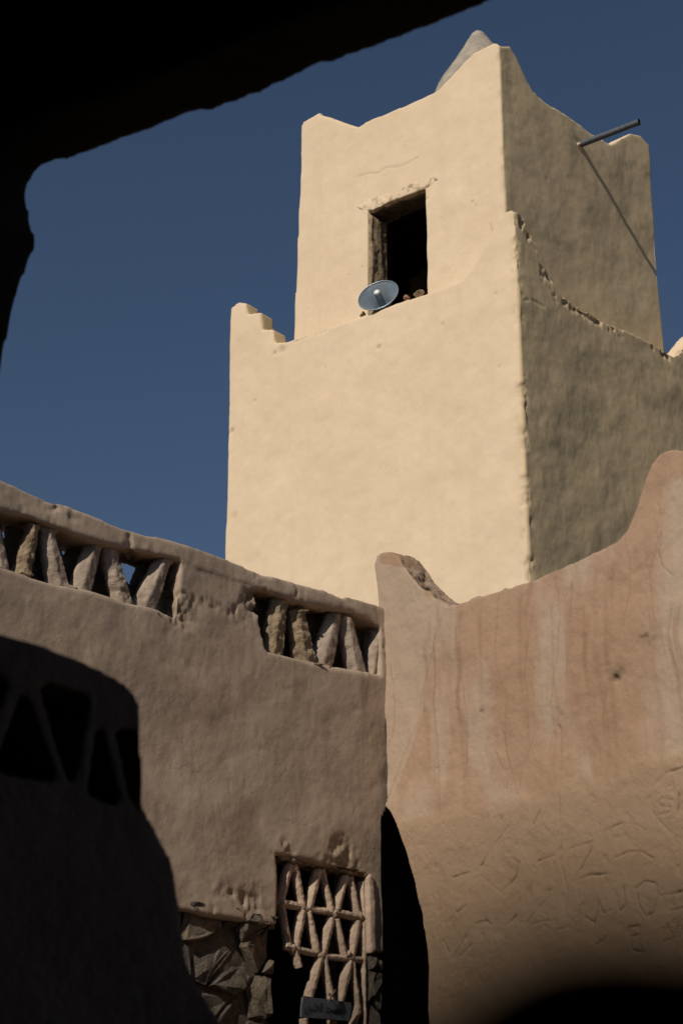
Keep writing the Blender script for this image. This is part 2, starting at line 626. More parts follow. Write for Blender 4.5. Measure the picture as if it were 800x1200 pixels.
# upper stage: four horned walls, roof and floor slab
up = bmesh.new()
UWL, UWR = 3.4, 3.5
pl = [(-UWL - 0.12, 12.2), (-UWL - 0.10, 13.3), (-UWL - 0.04, 15.2), (-UWL, UL.px(355, 146)[1])] + UL.pts([(362, 139), (376, 136), (387, 139), (403, 144), (419, 149), (436, 140), (470, 126), (512, 107), (530, 88), (545, 72), (556, 61), (577, 51)]) + [(-0.04, UL.px(588, 48)[1]), (0, UL.px(588, 50)[1] - 0.04), (0, 12.2)]
win = UL.pts([(431, 246), (498, 221), (500, 352), (431, 374)])
add_prism(up, UL, pl, -0.42, 0.0, [win])
pr = [(0, 12.2), (0, UL.px(588, 50)[1] - 0.04)] + UR.pts([(597, 54), (605, 67), (612, 84), (624, 108), (641, 123), (671, 141), (694, 158), (715, 170), (727, 162), (738, 156), (750, 159)]) + [(UWR, UR.px(761, 172)[1]), (UWR, 12.2)]
add_prism(up, UR, pr, -0.36, 0.0)
UB1 = Frame(UL.p(-UWL, 0), 42)
add_prism(up, UB1, [(0, 12.2), (0, 16.6), (0.3, 16.55), (0.8, 16.0), (2.7, 15.95), (3.2, 16.5), (UWR - 0.05, 16.5), (UWR - 0.05, 12.2)], 0.03, 0.36)
UB2 = Frame(UR.p(UWR, 0), 130)
add_prism(up, UB2, [(-UWL + 0.05, 12.2), (-UWL + 0.05, 16.5), (-3.1, 16.5), (-2.6, 15.95), (-0.8, 15.95), (-0.3, 16.45), (-0.05, 16.4), (-0.05, 12.2)], 0.03, 0.36)
for za, zb in ((12.2, 12.5), (15.1, 15.4)):
    q0 = np.array(UL.p(-0.2, 0, -0.2)); q1 = np.array(UL.p(-UWL + 0.2, 0, -0.2)); dv = UR.u * (UWR - 0.4)
    r0 = [up.verts.new((q[0], q[1], za)) for q in (q0, q0 + dv, q1 + dv, q1)]
    r1 = [up.verts.new((q[0], q[1], zb)) for q in (q0, q0 + dv, q1 + dv, q1)]
    up.faces.new(r0[::-1]); up.faces.new(r1)
    for i in range(4):
        up.faces.new((r0[i], r0[(i + 1) % 4], r1[(i + 1) % 4], r1[i]))


def up_worn(P, N):
    rel = P - UL.o
    nz = fbm(P, 7, 3, 8)
    arris = np.exp(-((np.abs(rel @ UL.n) + np.abs(rel @ UR.n)) / 0.05) ** 2) * np.clip(nz * 1.5, 0, 1)
    ck = np.exp(-(chain_dist(UL, P, UP_CRACKS) / 0.010) ** 2) * 0.6
    return arris * 0.5 + ck + spots(UL, P, [(500, 232, 0.02, 0.8), (553, 236, 0.02, 1.0), (557, 240, 0.015, 0.9), (424, 312, 0.015, 0.9), (408, 322, 0.012, 0.8), (470, 160, 0.02, 0.4), (380, 250, 0.015, 0.6)]) + spots(UR, P, [(676, 166, 0.07, 0.6), (640, 210, 0.03, 0.4)])


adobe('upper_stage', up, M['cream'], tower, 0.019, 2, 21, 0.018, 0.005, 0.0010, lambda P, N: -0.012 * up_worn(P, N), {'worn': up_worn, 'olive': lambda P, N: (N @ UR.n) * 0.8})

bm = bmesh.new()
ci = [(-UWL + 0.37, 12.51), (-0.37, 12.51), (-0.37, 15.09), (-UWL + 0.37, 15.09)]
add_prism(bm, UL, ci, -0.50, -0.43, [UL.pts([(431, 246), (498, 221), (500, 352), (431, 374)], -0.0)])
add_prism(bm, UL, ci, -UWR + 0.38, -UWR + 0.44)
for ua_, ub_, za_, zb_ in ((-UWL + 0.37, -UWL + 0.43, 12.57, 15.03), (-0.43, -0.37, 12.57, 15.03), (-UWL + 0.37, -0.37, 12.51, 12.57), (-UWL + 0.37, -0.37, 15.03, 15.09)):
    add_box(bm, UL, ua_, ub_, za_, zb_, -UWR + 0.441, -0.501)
from_bm('shade_liner', bm, M['shade_black'], tower)  # near-black liner added so the window interior stays dark

# window trim: broken lintel boards, weathered jamb post, sill crumbs
bm = bmesh.new()
add_prism(bm, UL, UL.pts([(416, 242), (440, 231), (480, 216), (510, 206), (512, 210), (499, 221), (470, 231), (436, 246), (428, 247)]), -0.40, 0.003)


def chip(amp, sc, seed):
    return lambda P, N: amp * fbm(P, sc, 3, seed)


adobe('lintel', bm, M['cream'], tower, 0.012, 1, 5, 0.0, 0.006, 0.006, chip(0.010, 16, 3), {'worn': lambda P, N: np.clip(fbm(P, 9, 3, 6) * 1.2 + 0.25, 0, 1)})
for k, (x0, x1, dy) in enumerate(((428, 470, 0), (466, 503, 1))):
    bm = bmesh.new()
    ya = 246 - (x0 - 431) * 0.373 + 1
    yb = 246 - (x1 - 431) * 0.373 + 1
    add_prism(bm, UL, UL.pts([(x0, ya), (x1, yb), (x1, yb + 2), (x0, ya + 2)]), -0.36, -0.06 - 0.02 * k)
    adobe('lintel_board', bm, M['shade_wood'], tower, 0.014, 1, 15 + k, 0.0, 0.006, 0.004)
bm = bmesh.new()
add_prism(bm, UL, UL.pts([(429, 248), (434.5, 253), (434.5, 372), (429, 374)]), -0.34, -0.02)
adobe('window_jamb', bm, M['wood'], tower, 0.012, 1, 9, 0.0, 0.008, 0.005, lambda P, N: 0.012 * vnoise(P * np.array([14, 14, 2.5]), 4))

# pointed finial on the roof
FC = np.array(UL.o) - UL.n * 1.75 - UR.n * 1.5
FF = Frame(FC, 90)
ax_u, apex_z = FF.px(560, 37)
ba = FF.px(510, 107)
hgt = apex_z - 15.3
drop = apex_z - ba[1]
rad = ax_u - ba[0]
bm = bmesh.new()
prof = [(0.02, hgt), (rad * 0.10, hgt - 0.02), (rad * 0.2, hgt - drop * 0.12), (rad * 0.48, hgt - drop * 0.42), (rad * 0.78, hgt - drop * 0.74), (rad * 1.0, hgt - drop), (rad * 1.3, hgt - drop * 1.5), (rad * 1.42, hgt - drop * 2.0), (rad * 1.45, 0.0)]
lathe(bm, [(0, hgt + 0.005)] + prof + [(0, 0)], FF.p(ax_u, 15.3), (0, 0, 1), 40)
adobe('finial', bm, M['greycone'], tower, 0.025, 1, 33, 0.015, 0.012, 0.004)

# rain spout through the right-hand parapet
bs = UR.px(678, 170)
B = Vector(UR.p(bs[0], bs[1], -0.3))
r = ray(748, 143)
t = ((UR.o + UR.n * 0.9 - EYE) @ UR.n) / (r @ UR.n)
TIP = Vector(EYE + r * t)
bm = bmesh.new()
dirv = (TIP - Vector(UR.p(bs[0], bs[1], 0))).normalized()
B = TIP - dirv * 1.25
tube(bm, [B, TIP], 0.042, 20, cap=False)
tube(bm, [TIP, B], 0.034, 20, cap=False)
# ring joining the two skins at the mouth
bm.verts.ensure_lookup_table()
sp = from_bm('rain_spout', bm, M['pipe'], tower, True)
bm = bmesh.new()
tube(bm, [TIP - dirv * 0.03, TIP + dirv * 0.006], [0.0465, 0.0465], 20, cap=False)
tube(bm, [TIP + dirv * 0.006, TIP - dirv * 0.03], [0.033, 0.033], 20, cap=False)
from_bm('spout_lip', bm, M['pipe'], sp, True)
bm = bmesh.new()
rock(bm, UR.p(bs[0], bs[1] - 0.01, 0.0), (0.10, 0.10, 0.08), 3)
from_bm('spout_collar', bm, M['cream'], tower, True)
bpy.data.objects['spout_collar'].data.attributes.new('worn', 'FLOAT', 'POINT')

# ------------------------------------------------------------------ loudspeaker on the ledge
nrm = Vector(_R * -0.35 + _U * 0.64 - _F * 0.66).normalized()
mu, mz = UL.px(443, 346, 0.20)
MC = Vector(UL.p(mu, mz, 0.20))
spk = thing('loudspeaker', 'round blue-grey horn loudspeaker tilted upward on the sill of the dark window', 'loudspeaker', tuple(MC - nrm * 0.2 - Vector((0, 0, 0.2))))
R0 = 0.270
bm = bmesh.new()
outer = [(R0, 0.0), (R0 + 0.004, -0.006), (R0 * 0.9, -0.03), (R0 * 0.72, -0.075), (R0 * 0.55, -0.13), (R0 * 0.42, -0.19), (R0 * 0.34, -0.25), (0, -0.25)]
inner = [(R0, 0.0), (R0 * 0.94, -0.012), (R0 * 0.84, -0.035), (R0 * 0.66, -0.08), (R0 * 0.49, -0.13), (R0 * 0.36, -0.19), (R0 * 0.28, -0.235), (0, -0.235)]
lathe(bm, outer, MC, nrm)
lathe(bm, inner, MC, nrm)
bmesh.ops.remove_doubles(bm, verts=bm.verts[:], dist=1e-4)
me = bpy.data.meshes.new('horn_bell'); bm.to_mesh(me); bm.free(); me.materials.append(M['horn']); me.shade_smooth()
place(bpy.data.objects.new('horn_bell', me), spk)
bm = bmesh.new()
ring = []
lathe(bm, [(R0 + 0.007 * cos(a), 0.007 * sin(a)) for a in [2 * pi * i / 8 for i in range(9)]], MC, nrm, 56)
from_bm('rim', bm, M['horn'], spk, True)
bm = bmesh.new()
lathe(bm, [(0.056, -0.23), (0.048, -0.10), (0.040, 0.045)], MC, nrm, 24)
ph = from_bm('inner_horn', bm, M['stem'], spk, True)
bm = bmesh.new()
lathe(bm, [(0.042, 0.043), (0.042, 0.056), (0.036, 0.066), (0.018, 0.074), (0, 0.076)], MC, nrm, 24)
from_bm('end_cap', bm, M['knob'], ph, True)
bm = bmesh.new()
lathe(bm, [(0, -0.245), (0.085, -0.245), (0.09, -0.26), (0.09, -0.33), (0.075, -0.35), (0, -0.35)], MC, nrm, 28)
from_bm('driver', bm, M['hornrim'], spk, True)
bm = bmesh.new()
side = nrm.cross(Vector((0, 0, 1))).normalized()
low = nrm.cross(side).normalized()
if low.z > 0:
    low = -low
bk = MC - nrm * 0.2
tube(bm, [bk + side * 0.1, bk + side * 0.105 + low * 0.10, bk + low * 0.15, bk - side * 0.105 + low * 0.10, bk - side * 0.1], 0.010, 8)
from_bm('bracket', bm, M['pipe'], spk, True)


def rubble(name, px, sz, seed, mat, label, cat, d, grp=None):
    u, z = UL.px(px[0], px[1], d)
    c = UL.p(u, z, d)
    bm = bmesh.new()
    rock(bm, c, sz, seed)
    o = from_bm(name, bm, M[mat])
    tag(o, label, cat, grp)
    return o


rubble('rubble_stone', (489, 344.5), (0.10, 0.10, 0.06), 12, 'pebble', 'pale broken lump of stone in the lower right corner of the dark window', 'stone', 0.05)
rubble('broken_brick', (477, 350), (0.055, 0.07, 0.055), 41, 'brickred', 'small reddish brick piece on the sill between horn speaker and pale stone', 'brick', 0.06)
rubble('mud_lump', (425, 368), (0.055, 0.05, 0.05), 17, 'rough_mud', 'small brown mud lump wedged under the left rim of the horn speaker', 'stone', 0.17)

# ------------------------------------------------------------------ house on the left
hb = LW.p(-2.0, 0, 0)
house = thing('mud_house', 'grey-brown mud house front with openwork parapet and lattice window below the cream tower', 'house', hb)

TOP = [(-330, 415), (-150, 505), (-60, 540), (0, 563), (29, 574), (86, 597), (144, 619), (184, 630), (230, 643), (267, 656), (305, 673), (347, 686), (403, 699), (438, 708), (456, 714)]
top = LW.pts(TOP)
u_end = LW.px(449, 850)[0]
u_far = LW.px(-330, 600)[0]
win_px = [(323, 1001), (345, 1004), (380, 1013), (404, 1017), (433, 1026), (436, 1060), (437, 1112)]
plast = top + [(u_end + 0.11, LW.px(446, 720)[1]), (u_end + 0.11, LW.px(449, 930)[1]), (u_end - 0.005, LW.px(449, 960)[1]), (u_end, LW.px(449, 1117)[1])]
wpts = LW.pts(win_px)
plast += [LW.px(437, 1116)] + wpts[::-1] + LW.pts([(325, 1083), (318, 1083), (300, 1082), (280, 1078), (255, 1073), (238, 1071), (215, 1066), (150, 1050), (0, 1015)]) + [(u_far, LW.px(0, 1015)[1])]
open1 = LW.pts([(213, 655), (206, 724), (184, 716), (140, 705), (100, 694), (55, 684), (0, 666), (-60, 645), (-120, 622), (-120, 556), (-60, 576), (0, 598), (35, 607), (66, 619), (104, 632), (138, 642), (187, 651)])
open2 = LW.pts([(299, 690), (304, 730), (311, 765), (347, 774), (390, 785), (432, 791), (446, 793), (446, 735), (430, 726), (411, 717), (380, 712), (347, 705), (320, 695)])
bm = bmesh.new()
PT = 0.27
add_prism(bm, LW, plast, -PT, 0.0, [open1[::-1], open2[::-1]])
# coping stands slightly proud and is broken along its lower edge
cop = top[2:-1] + LW.pts([(441, 727), (411, 712), (347, 701), (299, 686), (230, 664), (187, 648), (138, 640), (66, 616), (0, 594), (-60, 572)])
add_prism(bm, LW, cop, -PT - 0.05, 0.006)


def house_worn(P, N):
    rel = P - LW.o
    u, z = rel @ LW.u, P[:, 2]
    nz = fbm(P, 7, 3, 2)
    us = np.array([q[0] for q in top]); zs = np.array([q[1] for q in top])
    under = np.interp(u, us, zs) - z
    v = 0.35 * np.exp(-((under - 0.34) / 0.05) ** 2) * np.clip(nz * 1.8 + 0.1, 0, 1)
    # salt-eaten panel beside the second opening
    for (x, y, s, a) in ((300, 700, 0.16, 1.0), (210, 690, 0.12, 0.8), (210, 722, 0.10, 0.7), (330, 700, 0.15, 0.9), (390, 712, 0.15, 0.8), (70, 600, 0.12, 0.5), (165, 645, 0.12, 0.8), (330, 1000, 0.1, 0.6), (400, 1010, 0.16, 0.8), (280, 1078, 0.2, 0.8)):
        uu, zz = LW.px(x, y)
        v = v + a * np.exp(-(((u - uu) ** 2 + (z - zz) ** 2) / s ** 2)) * np.clip(nz * 1.9 + 0.2, 0, 1)
    return np.clip(v, 0, 1)


def house_extra(P, N):
    wv = house_worn(P, N)
    return -0.022 * wv + 0.026 * wv * fbm(P, 24, 2, 41) + 0.007 * fbm(P, 2.1, 2, 77) - 0.006 * np.clip(fbm(P, 11, 2, 78) - 0.75, 0, 1)


adobe('plaster_front', bm, M['brown'], house, 0.0150, 1, 51, 0.022, 0.005, 0.0014, house_extra, {'worn': house_worn})

# rubble core behind the fallen plaster and the dark room behind it
bm = bmesh.new()
wl, wr = LW.px(325, 1050)[0], LW.px(434, 1050)[0]
wz1 = LW.px(380, 1013)[1]
wz0 = 2.35
zc = LW.px(215, 1062)[1]
add_prism(bm, LW, [(u_far, -0.2), (u_end - 0.01, -0.2), (u_end - 0.01, zc - 0.01), (wr, zc - 0.01), (wr, wz0), (wl, wz0), (wl, zc + 0.02), (u_far, zc + 0.02)], -0.30, -0.075)
adobe('rubble_core', bm, M['core'], house, 0.05, 1, 61, 0.015, 0.015, 0.008)
bm = bmesh.new()
zr = 5.35
for (a, b2, z0, z1, d0, d1) in ((u_far, u_end - 0.02, -0.2, zr, -3.1, -2.9), (u_far, u_far + 0.2, -0.2, zr, -2.9, -0.31), (u_end - 0.22, u_end - 0.02, -0.2, zr, -2.9, -0.31), (u_far, u_end - 0.02, zr, zr + 0.15, -3.1, -PT - 0.05)):
    add_box(bm, LW, a, b2, z0, z1, d0, d1)
for a, b2 in ((u_far + 0.2, wl - 0.25), (wr + 0.06, u_end - 0.22)):
    add_box(bm, LW, a, b2, zc, zr, -0.31, -PT - 0.005)
add_box(bm, LW, wl - 0.25, wr + 0.06, wz1 + 0.12, zr, -0.31, -PT - 0.005)
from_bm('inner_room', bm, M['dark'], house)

# dark panel added behind the struts so the gaps stay black, holed for sky
bm = bmesh.new()
BD = -0.175
HOLES = [[(2, 612), (12, 615), (9, 632), (4, 630)], [(70, 637), (82, 640), (77, 656)], [(141, 655), (164, 663), (155, 687), (148, 680)], [(190, 690), (196, 700), (195, 725), (183, 720), (187, 706)], [(354, 722), (361, 725), (361, 738), (355, 734)], [(389, 779), (393, 781), (391, 786)]]
HP = [LW.pts(h, BD)[::-1] for h in HOLES]
lo_l = LW.pts([(-120, 560), (0, 600), (213, 662), (213, 735), (0, 672), (-120, 630)])
add_prism(bm, LW, [(lo_l[0][0], lo_l[0][1] + 0.12)] + [(lo_l[2][0] + 0.03, lo_l[2][1] + 0.1), (lo_l[3][0] + 0.03, lo_l[3][1] - 0.12), (lo_l[5][0], lo_l[5][1] - 0.12)], BD - 0.05, BD, HP[:4])
hi_l = LW.pts([(296, 690), (450, 730), (450, 800), (296, 760)])
add_prism(bm, LW, [(hi_l[0][0] - 0.05, hi_l[0][1] + 0.1), (hi_l[1][0] + 0.3, hi_l[1][1] + 0.1), (hi_l[2][0] + 0.3, hi_l[2][1] - 0.1), (hi_l[3][0] - 0.05, hi_l[3][1] - 0.1)], BD - 0.05, BD, HP[4:])
adobe('added_gap_panel', bm, M['core'], house, 0.0105, 1, 66, 0.0, 0.006, 0.003)

# leaning struts of the parapet (each a part)
STR = [
    ([(-14, 606), (3, 611), (15, 668), (-3, 664)], 0), ([(-44, 597), (-32, 602), (-46, 652), (-64, 646)], 0), ([(-84, 584), (-70, 590), (-54, 648), (-74, 640)], 0),
    ([(34, 611), (50, 616), (41, 672), (21, 667)], 1), ([(51, 617), (67, 621), (86, 688), (62, 685)], 0),
    ([(106, 631), (123, 638), (109, 698), (85, 691)], 0), ([(122, 638), (139, 643), (160, 709), (135, 705)], 2),
    ([(187, 650), (203, 658), (184, 720), (158, 710)], 0),
    ([(320, 698), (340, 704), (334, 772), (313, 769)], 1), ([(341, 712), (361, 718), (374, 780), (350, 777)], 1),
    ([(386, 716), (403, 722), (390, 786), (370, 778)], 0), ([(401, 722), (416, 727), (435, 795), (411, 792)], 0), ([(441, 738), (452, 741), (444, 798), (434, 795)], 0)]
for k, (q, rough) in enumerate(STR):
    (ax, ay), (bx, by), (cx_, cy_), (dx_, dy_) = q
    q = [(bx - (bx - ax) * 0.78, ay), (bx, by), (cx_, cy_), (cx_ - (cx_ - dx_) * 0.9, dy_)]
    P4 = LW.pts(q)
    cx = sum(p[0] for p in P4) / 4
    ring = [P4[0], P4[1], ((P4[1][0] + P4[2][0]) / 2 + 0.006, (P4[1][1] + P4[2][1]) / 2), P4[2], P4[3], ((P4[0][0] + P4[3][0]) / 2 - 0.008, (P4[0][1] + P4[3][1]) / 2)]
    bm = bmesh.new()
    dfr = -0.008 - 0.014 * random.random()
    ml, mr = ring[5], ring[2]
    ridge_bar(bm, LW, [(P4[0], P4[1]), (ml, mr), (P4[3], P4[2])], dfr, 0.085, 0.045, 0.40, 0.014)
    for (qa, qb, zz_) in ((P4[0], P4[1], 0.0), (P4[3], P4[2], 0.004)):
        rock(bm, LW.p((qa[0] + qb[0]) / 2, (qa[1] + qb[1]) / 2 + zz_, dfr - 0.045), (abs(qb[0] - qa[0]) * 0.85 + 0.02, 0.06, 0.028), 300 + k)
    amp = (0.003, 0.011, 0.007)[rough]
    o = adobe('strut', bm, M[('strut', 'rough_mud', 'strut')[rough]], house, 0.009, 2, 70 + k, 0.0, 0.006, 0.002, chip(amp, (24, 17, 20)[rough], k))
    if rough == 1:
        o['label'] = 'strut eaten down to rough salty mudstone'

# ------------------------------------------------------------------ lattice window in the house
lat = bpy.data.objects.new('lattice_window', None)
COL.objects.link(lat)
lat.parent = house
lat.matrix_parent_inverse = house.matrix_basis.inverted()
LD = -0.03


def L6(*p):
    return [(310 + x / 5.333, 980 + y / 5.333) for x, y in p]


def L4(*p):
    return [(200 + x / 2.667, 970 + y / 2.667) for x, y in p]


def bar(name, a, b2, wpx, depth=0.055, d=LD, seed=0, mid=0.0):
    (x0, y0), (x1, y1) = a, b2
    p, q = np.array(LW.px(x0, y0, d)), np.array(LW.px(x1, y1, d))
    t = (q - p) / np.linalg.norm(q - p)
    p, q = p - t * 0.012, q + t * 0.012
    n2 = np.array([-t[1], t[0]])
    wd = wpx / 2 * 0.0070
    m = (p + q) / 2
    if n2[0] > 0 or (abs(n2[0]) < 0.3 and n2[1] < 0):
        n2 = -n2
    bm = bmesh.new()
    ridge_bar(bm, LW, [(p + n2 * wd, p - n2 * wd), (m + n2 * wd * (1.03 + mid), m - n2 * wd), (q + n2 * wd * 0.95, q - n2 * wd * 0.95)], d, depth, 0.024, 0.45, 0.006)
    return adobe(name, bm, M['lattice'], lat, 0.006, 1, seed, 0, 0.0025, 0.0015, chip(0.0022, 50, seed))


BARS = [((165, 180), (112, 420), 7.2), ((200, 190), (248, 425), 7), ((345, 212), (288, 440), 8.5), ((375, 222), (428, 455), 6.5),
        ((512, 258), (462, 450), 8), ((548, 262), (592, 482), 6.5), ((122, 450), (168, 692), 6), ((248, 470), (205, 695), 8),
        ((285, 480), (338, 715), 6.5), ((428, 515), (380, 725), 8), ((460, 525), (512, 742), 6.5), ((592, 535), (552, 755), 8),
        ((625, 535), (632, 762), 5.5), ((618, 292), (628, 520), 5.5)]
for k, (a, b2, wpx) in enumerate(BARS):
    a, b2 = L6(a, b2)
    bar('lattice_bar', a, b2, wpx, seed=100 + k, mid=0.06 * (k % 2))
for k, (a, b2, wpx) in enumerate([((474, 405), (440, 525), 8), ((486, 410), (507, 535), 6.5), ((564, 420), (534, 545), 8), ((574, 425), (592, 575), 6), ((607, 405), (611, 640), 5), ((396, 385), (408, 432), 6), ((425, 600), (433, 700), 7), ((507, 530), (520, 700), 7), ((590, 560), (560, 700), 7)]):
    a, b2 = L4(a, b2)
    bar('lattice_bar', a, b2, wpx, seed=130 + k)
for k, (a, b2) in enumerate([((112, 412), (250, 442)), ((245, 442), (445, 474)), ((440, 470), (612, 508))]):
    a, b2 = L6(a, b2)
    bar('transom', a, b2, 6.8, 0.05, LD - 0.002, 150 + k)
for k, (a, b2) in enumerate([((148, 686), (215, 705)), ((205, 702), (380, 742)), ((375, 742), (560, 765)), ((550, 762), (655, 778))]):
    a, b2 = L6(a, b2)
    bar('transom', a, b2, 6.4, 0.05, LD - 0.002, 160 + k)
# node lumps where the bars meet
for k, q in enumerate([(118, 430), (262, 448), (440, 485), (602, 500), (180, 690), (358, 735), (535, 752), (635, 770), (182, 182), (362, 215), (530, 258)]):
    (x, y), = L6(q)
    u, z = LW.px(x, y, LD)
    bm = bmesh.new()
    rock(bm, LW.p(u, z, LD - 0.026), (0.05, 0.04, 0.05), 200 + k)
    from_bm('lattice_node', bm, M['lattice'], lat, True)
# bright plaster jamb strip and crumbling head
bm = bmesh.new()
add_prism(bm, LW, LW.pts(L6((642, 250), (662, 232), (684, 290), (690, 720), (655, 735))), -0.15, 0.012)
adobe('jamb_strip', bm, M['lattice'], lat, 0.012, 2, 181, 0, 0.008, 0.004)
bm = bmesh.new()
add_prism(bm, LW, LW.pts(L6((85, 105), (200, 118), (330, 150), (350, 165), (400, 170), (560, 200), (660, 225), (640, 250), (540, 240), (400, 205), (300, 190), (200, 160), (120, 150), (88, 130))), -0.16, -0.012)
adobe('window_head', bm, M['rough_mud'], lat, 0.012, 1, 183, 0, 0.012, 0.008, chip(0.014, 20, 5))
bm = bmesh.new()
for za in (wz0,):
    add_box(bm, LW, wl - 0.02, wr + 0.02, za - 0.12, za, -0.28, -0.02)
adobe('window_sill', bm, M['rough_mud'], lat, 0.02, 1, 185, 0, 0.012, 0.008)

# rubble stones laid bare under the plaster: cells of an irregular split, each its own part


def cells(u0, u1, z0, z1, n, seed, skew=0.5):
    rnd = random.Random(seed)
    sites = []
    tries = 0
    while len(sites) < n and tries < 4000:
        tries += 1
        q = (rnd.uniform(u0, u1), rnd.uniform(z0, z1))
        if all((q[0] - s[0]) ** 2 + (q[1] - s[1]) ** 2 > 0.55 * (u1 - u0) * (z1 - z0) / n for s in sites):
            sites.append(q)
    res = []
    for i, a in enumerate(sites):
        poly = [(u0, z0), (u1, z0), (u1, z1), (u0, z1)]
        for j, b2 in enumerate(sites):
            if i == j:
                continue
            mx, mz = (a[0] + b2[0]) / 2, (a[1] + b2[1]) / 2
            nx, nz = b2[0] - a[0], b2[1] - a[1]
            out = []
            for k in range(len(poly)):
                p, q = poly[k], poly[(k + 1) % len(poly)]
                dp = (p[0] - mx) * nx + (p[1] - mz) * nz
                dq = (q[0] - mx) * nx + (q[1] - mz) * nz
                if dp <= 0:
                    out.append(p)
                if dp * dq < 0:
                    t2 = dp / (dp - dq)
                    out.append((p[0] + (q[0] - p[0]) * t2, p[1] + (q[1] - p[1]) * t2))
            poly = out
        if len(poly) >= 3:
            res.append((a, poly))
    return res


def stones(u0, u1, z0, z1, n, seed, dbase=-0.075, ang=0.7, stretch=1.8, joined=False):
    acc = bmesh.new()
    rnd = random.Random(seed + 1)
    ca, sa = cos(ang), sin(ang)
    mu_, mz_ = (u0 + u1) / 2, (z0 + z1) / 2
    hw = hypot(u1 - u0, z1 - z0) / 2

    def clip(poly, nx, nz, lim):
        out = []
        for k in range(len(poly)):
            p, q = poly[k], poly[(k + 1) % len(poly)]
            dp, dq = p[0] * nx + p[1] * nz - lim, q[0] * nx + q[1] * nz - lim
            if dp <= 0:
                out.append(p)
            if dp * dq < 0:
                t2 = dp / (dp - dq)
                out.append((p[0] + (q[0] - p[0]) * t2, p[1] + (q[1] - p[1]) * t2))
        return out

    area = (2 * hw / stretch) * 2 * hw
    m_all = int(n * area * stretch / ((u1 - u0) * (z1 - z0)))
    for (c0, raw) in cells(-hw / stretch, hw / stretch, -hw, hw, max(6, int(m_all / stretch)), seed):
        poly = [(mu_ + (p[0] * stretch) * ca - p[1] * sa, mz_ + (p[0] * stretch) * sa + p[1] * ca) for p in raw]
        for nx, nz, lim in ((1, 0, u1), (-1, 0, -u0), (0, 1, z1), (0, -1, -z0)):
            poly = clip(poly, nx, nz, lim) if poly else poly
        if len(poly) < 3:
            continue
        cu = sum(p[0] for p in poly) / len(poly)
        cz = sum(p[1] for p in poly) / len(poly)
        size = max(hypot(p[0] - cu, p[1] - cz) for p in poly)
        if size < 0.03:
            continue
        sh = max(0.6, 1 - 0.006 / size)
        tu, tz = rnd.uniform(-0.5, 0.5), rnd.uniform(-0.6, 0.3)
        h = rnd.uniform(0.01, 0.07)
        bm = bmesh.new()
        base, mid, frt = [], [], []
        for p in poly:
            s1, s2 = sh * rnd.uniform(0.9, 1.0), sh * rnd.uniform(0.55, 0.95)
            for lst, sc, hh in ((base, sh, -0.06), (mid, s1, h * 0.6 + rnd.uniform(-0.01, 0.01)), (frt, s2, h + rnd.uniform(-0.008, 0.014))):
                u, z = cu + (p[0] - cu) * sc, cz + (p[1] - cz) * sc
                tilt = (tu * (u - cu) + tz * (z - cz)) * (0.6 if lst is frt else 0.35 if lst is mid else 0)
                lst.append(bm.verts.new(LW.p(u, z, dbase + hh + max(-0.04, min(0.05, tilt)))))
        m = len(poly)
        top_v = bm.verts.new(LW.p(cu + rnd.uniform(-.4, .4) * size * 0.6, cz + rnd.uniform(-.4, .4) * size * 0.6, dbase + h + rnd.uniform(-0.012, 0.03)))
        for i in range(m):
            j = (i + 1) % m
            bm.faces.new((base[i], base[j], mid[j], mid[i]))
            bm.faces.new((mid[i], mid[j], frt[j], frt[i]))
            bm.faces.new((frt[i], frt[j], top_v))
        bmesh.ops.triangulate(bm, faces=bm.faces[:])
        bmesh.ops.subdivide_edges(bm, edges=bm.edges[:], cuts=1, use_grid_fill=True, fractal=0.25, seed=seed)
        for v in bm.verts:
            v.co += Vector((rnd.uniform(-1, 1), rnd.uniform(-1, 1), rnd.uniform(-1, 1))) * 0.005
        if joined:
            tmp = bpy.data.meshes.new('tmp')
            bmesh.ops.recalc_face_normals(bm, faces=bm.faces[:])
            bm.to_mesh(tmp)
            bm.free()
            acc.from_mesh(tmp)
            bpy.data.meshes.remove(tmp)
        else:
            from_bm('stone', bm, M[rnd.choice(('stone_a', 'stone_a', 'stone_b'))], house)
    if joined:
        from_bm('rubble_facing', acc, M['stone_a'], house)['kind'] = 'stuff'
    else:
        acc.free()


ua, ub = LW.px(195, 1120)[0], wl - 0.005
stones(ua, ub, 2.55, zc - 0.02, 30, 4)
stones(ub - 0.02 - 0.28, ub + 0.02, zc - 0.05, zc + 0.03, 6, 15, -0.06)
stones(ua, ub - 0.25, zc - 0.03, zc + 0.05, 9, 25, -0.06)
stones(ua, ub, 0.0, 2.54, 70, 34, joined=True)
stones(u_far + 0.3, ua - 0.005, 0.0, zc + 0.05, 230, 44, joined=True)
stones(wr + 0.005, u_end - 0.02, 0.0, 2.48, 12, 54, joined=True)
stones(wr + 0.005, u_end - 0.02, 2.5, LW.px(440, 1120)[1], 6, 9)

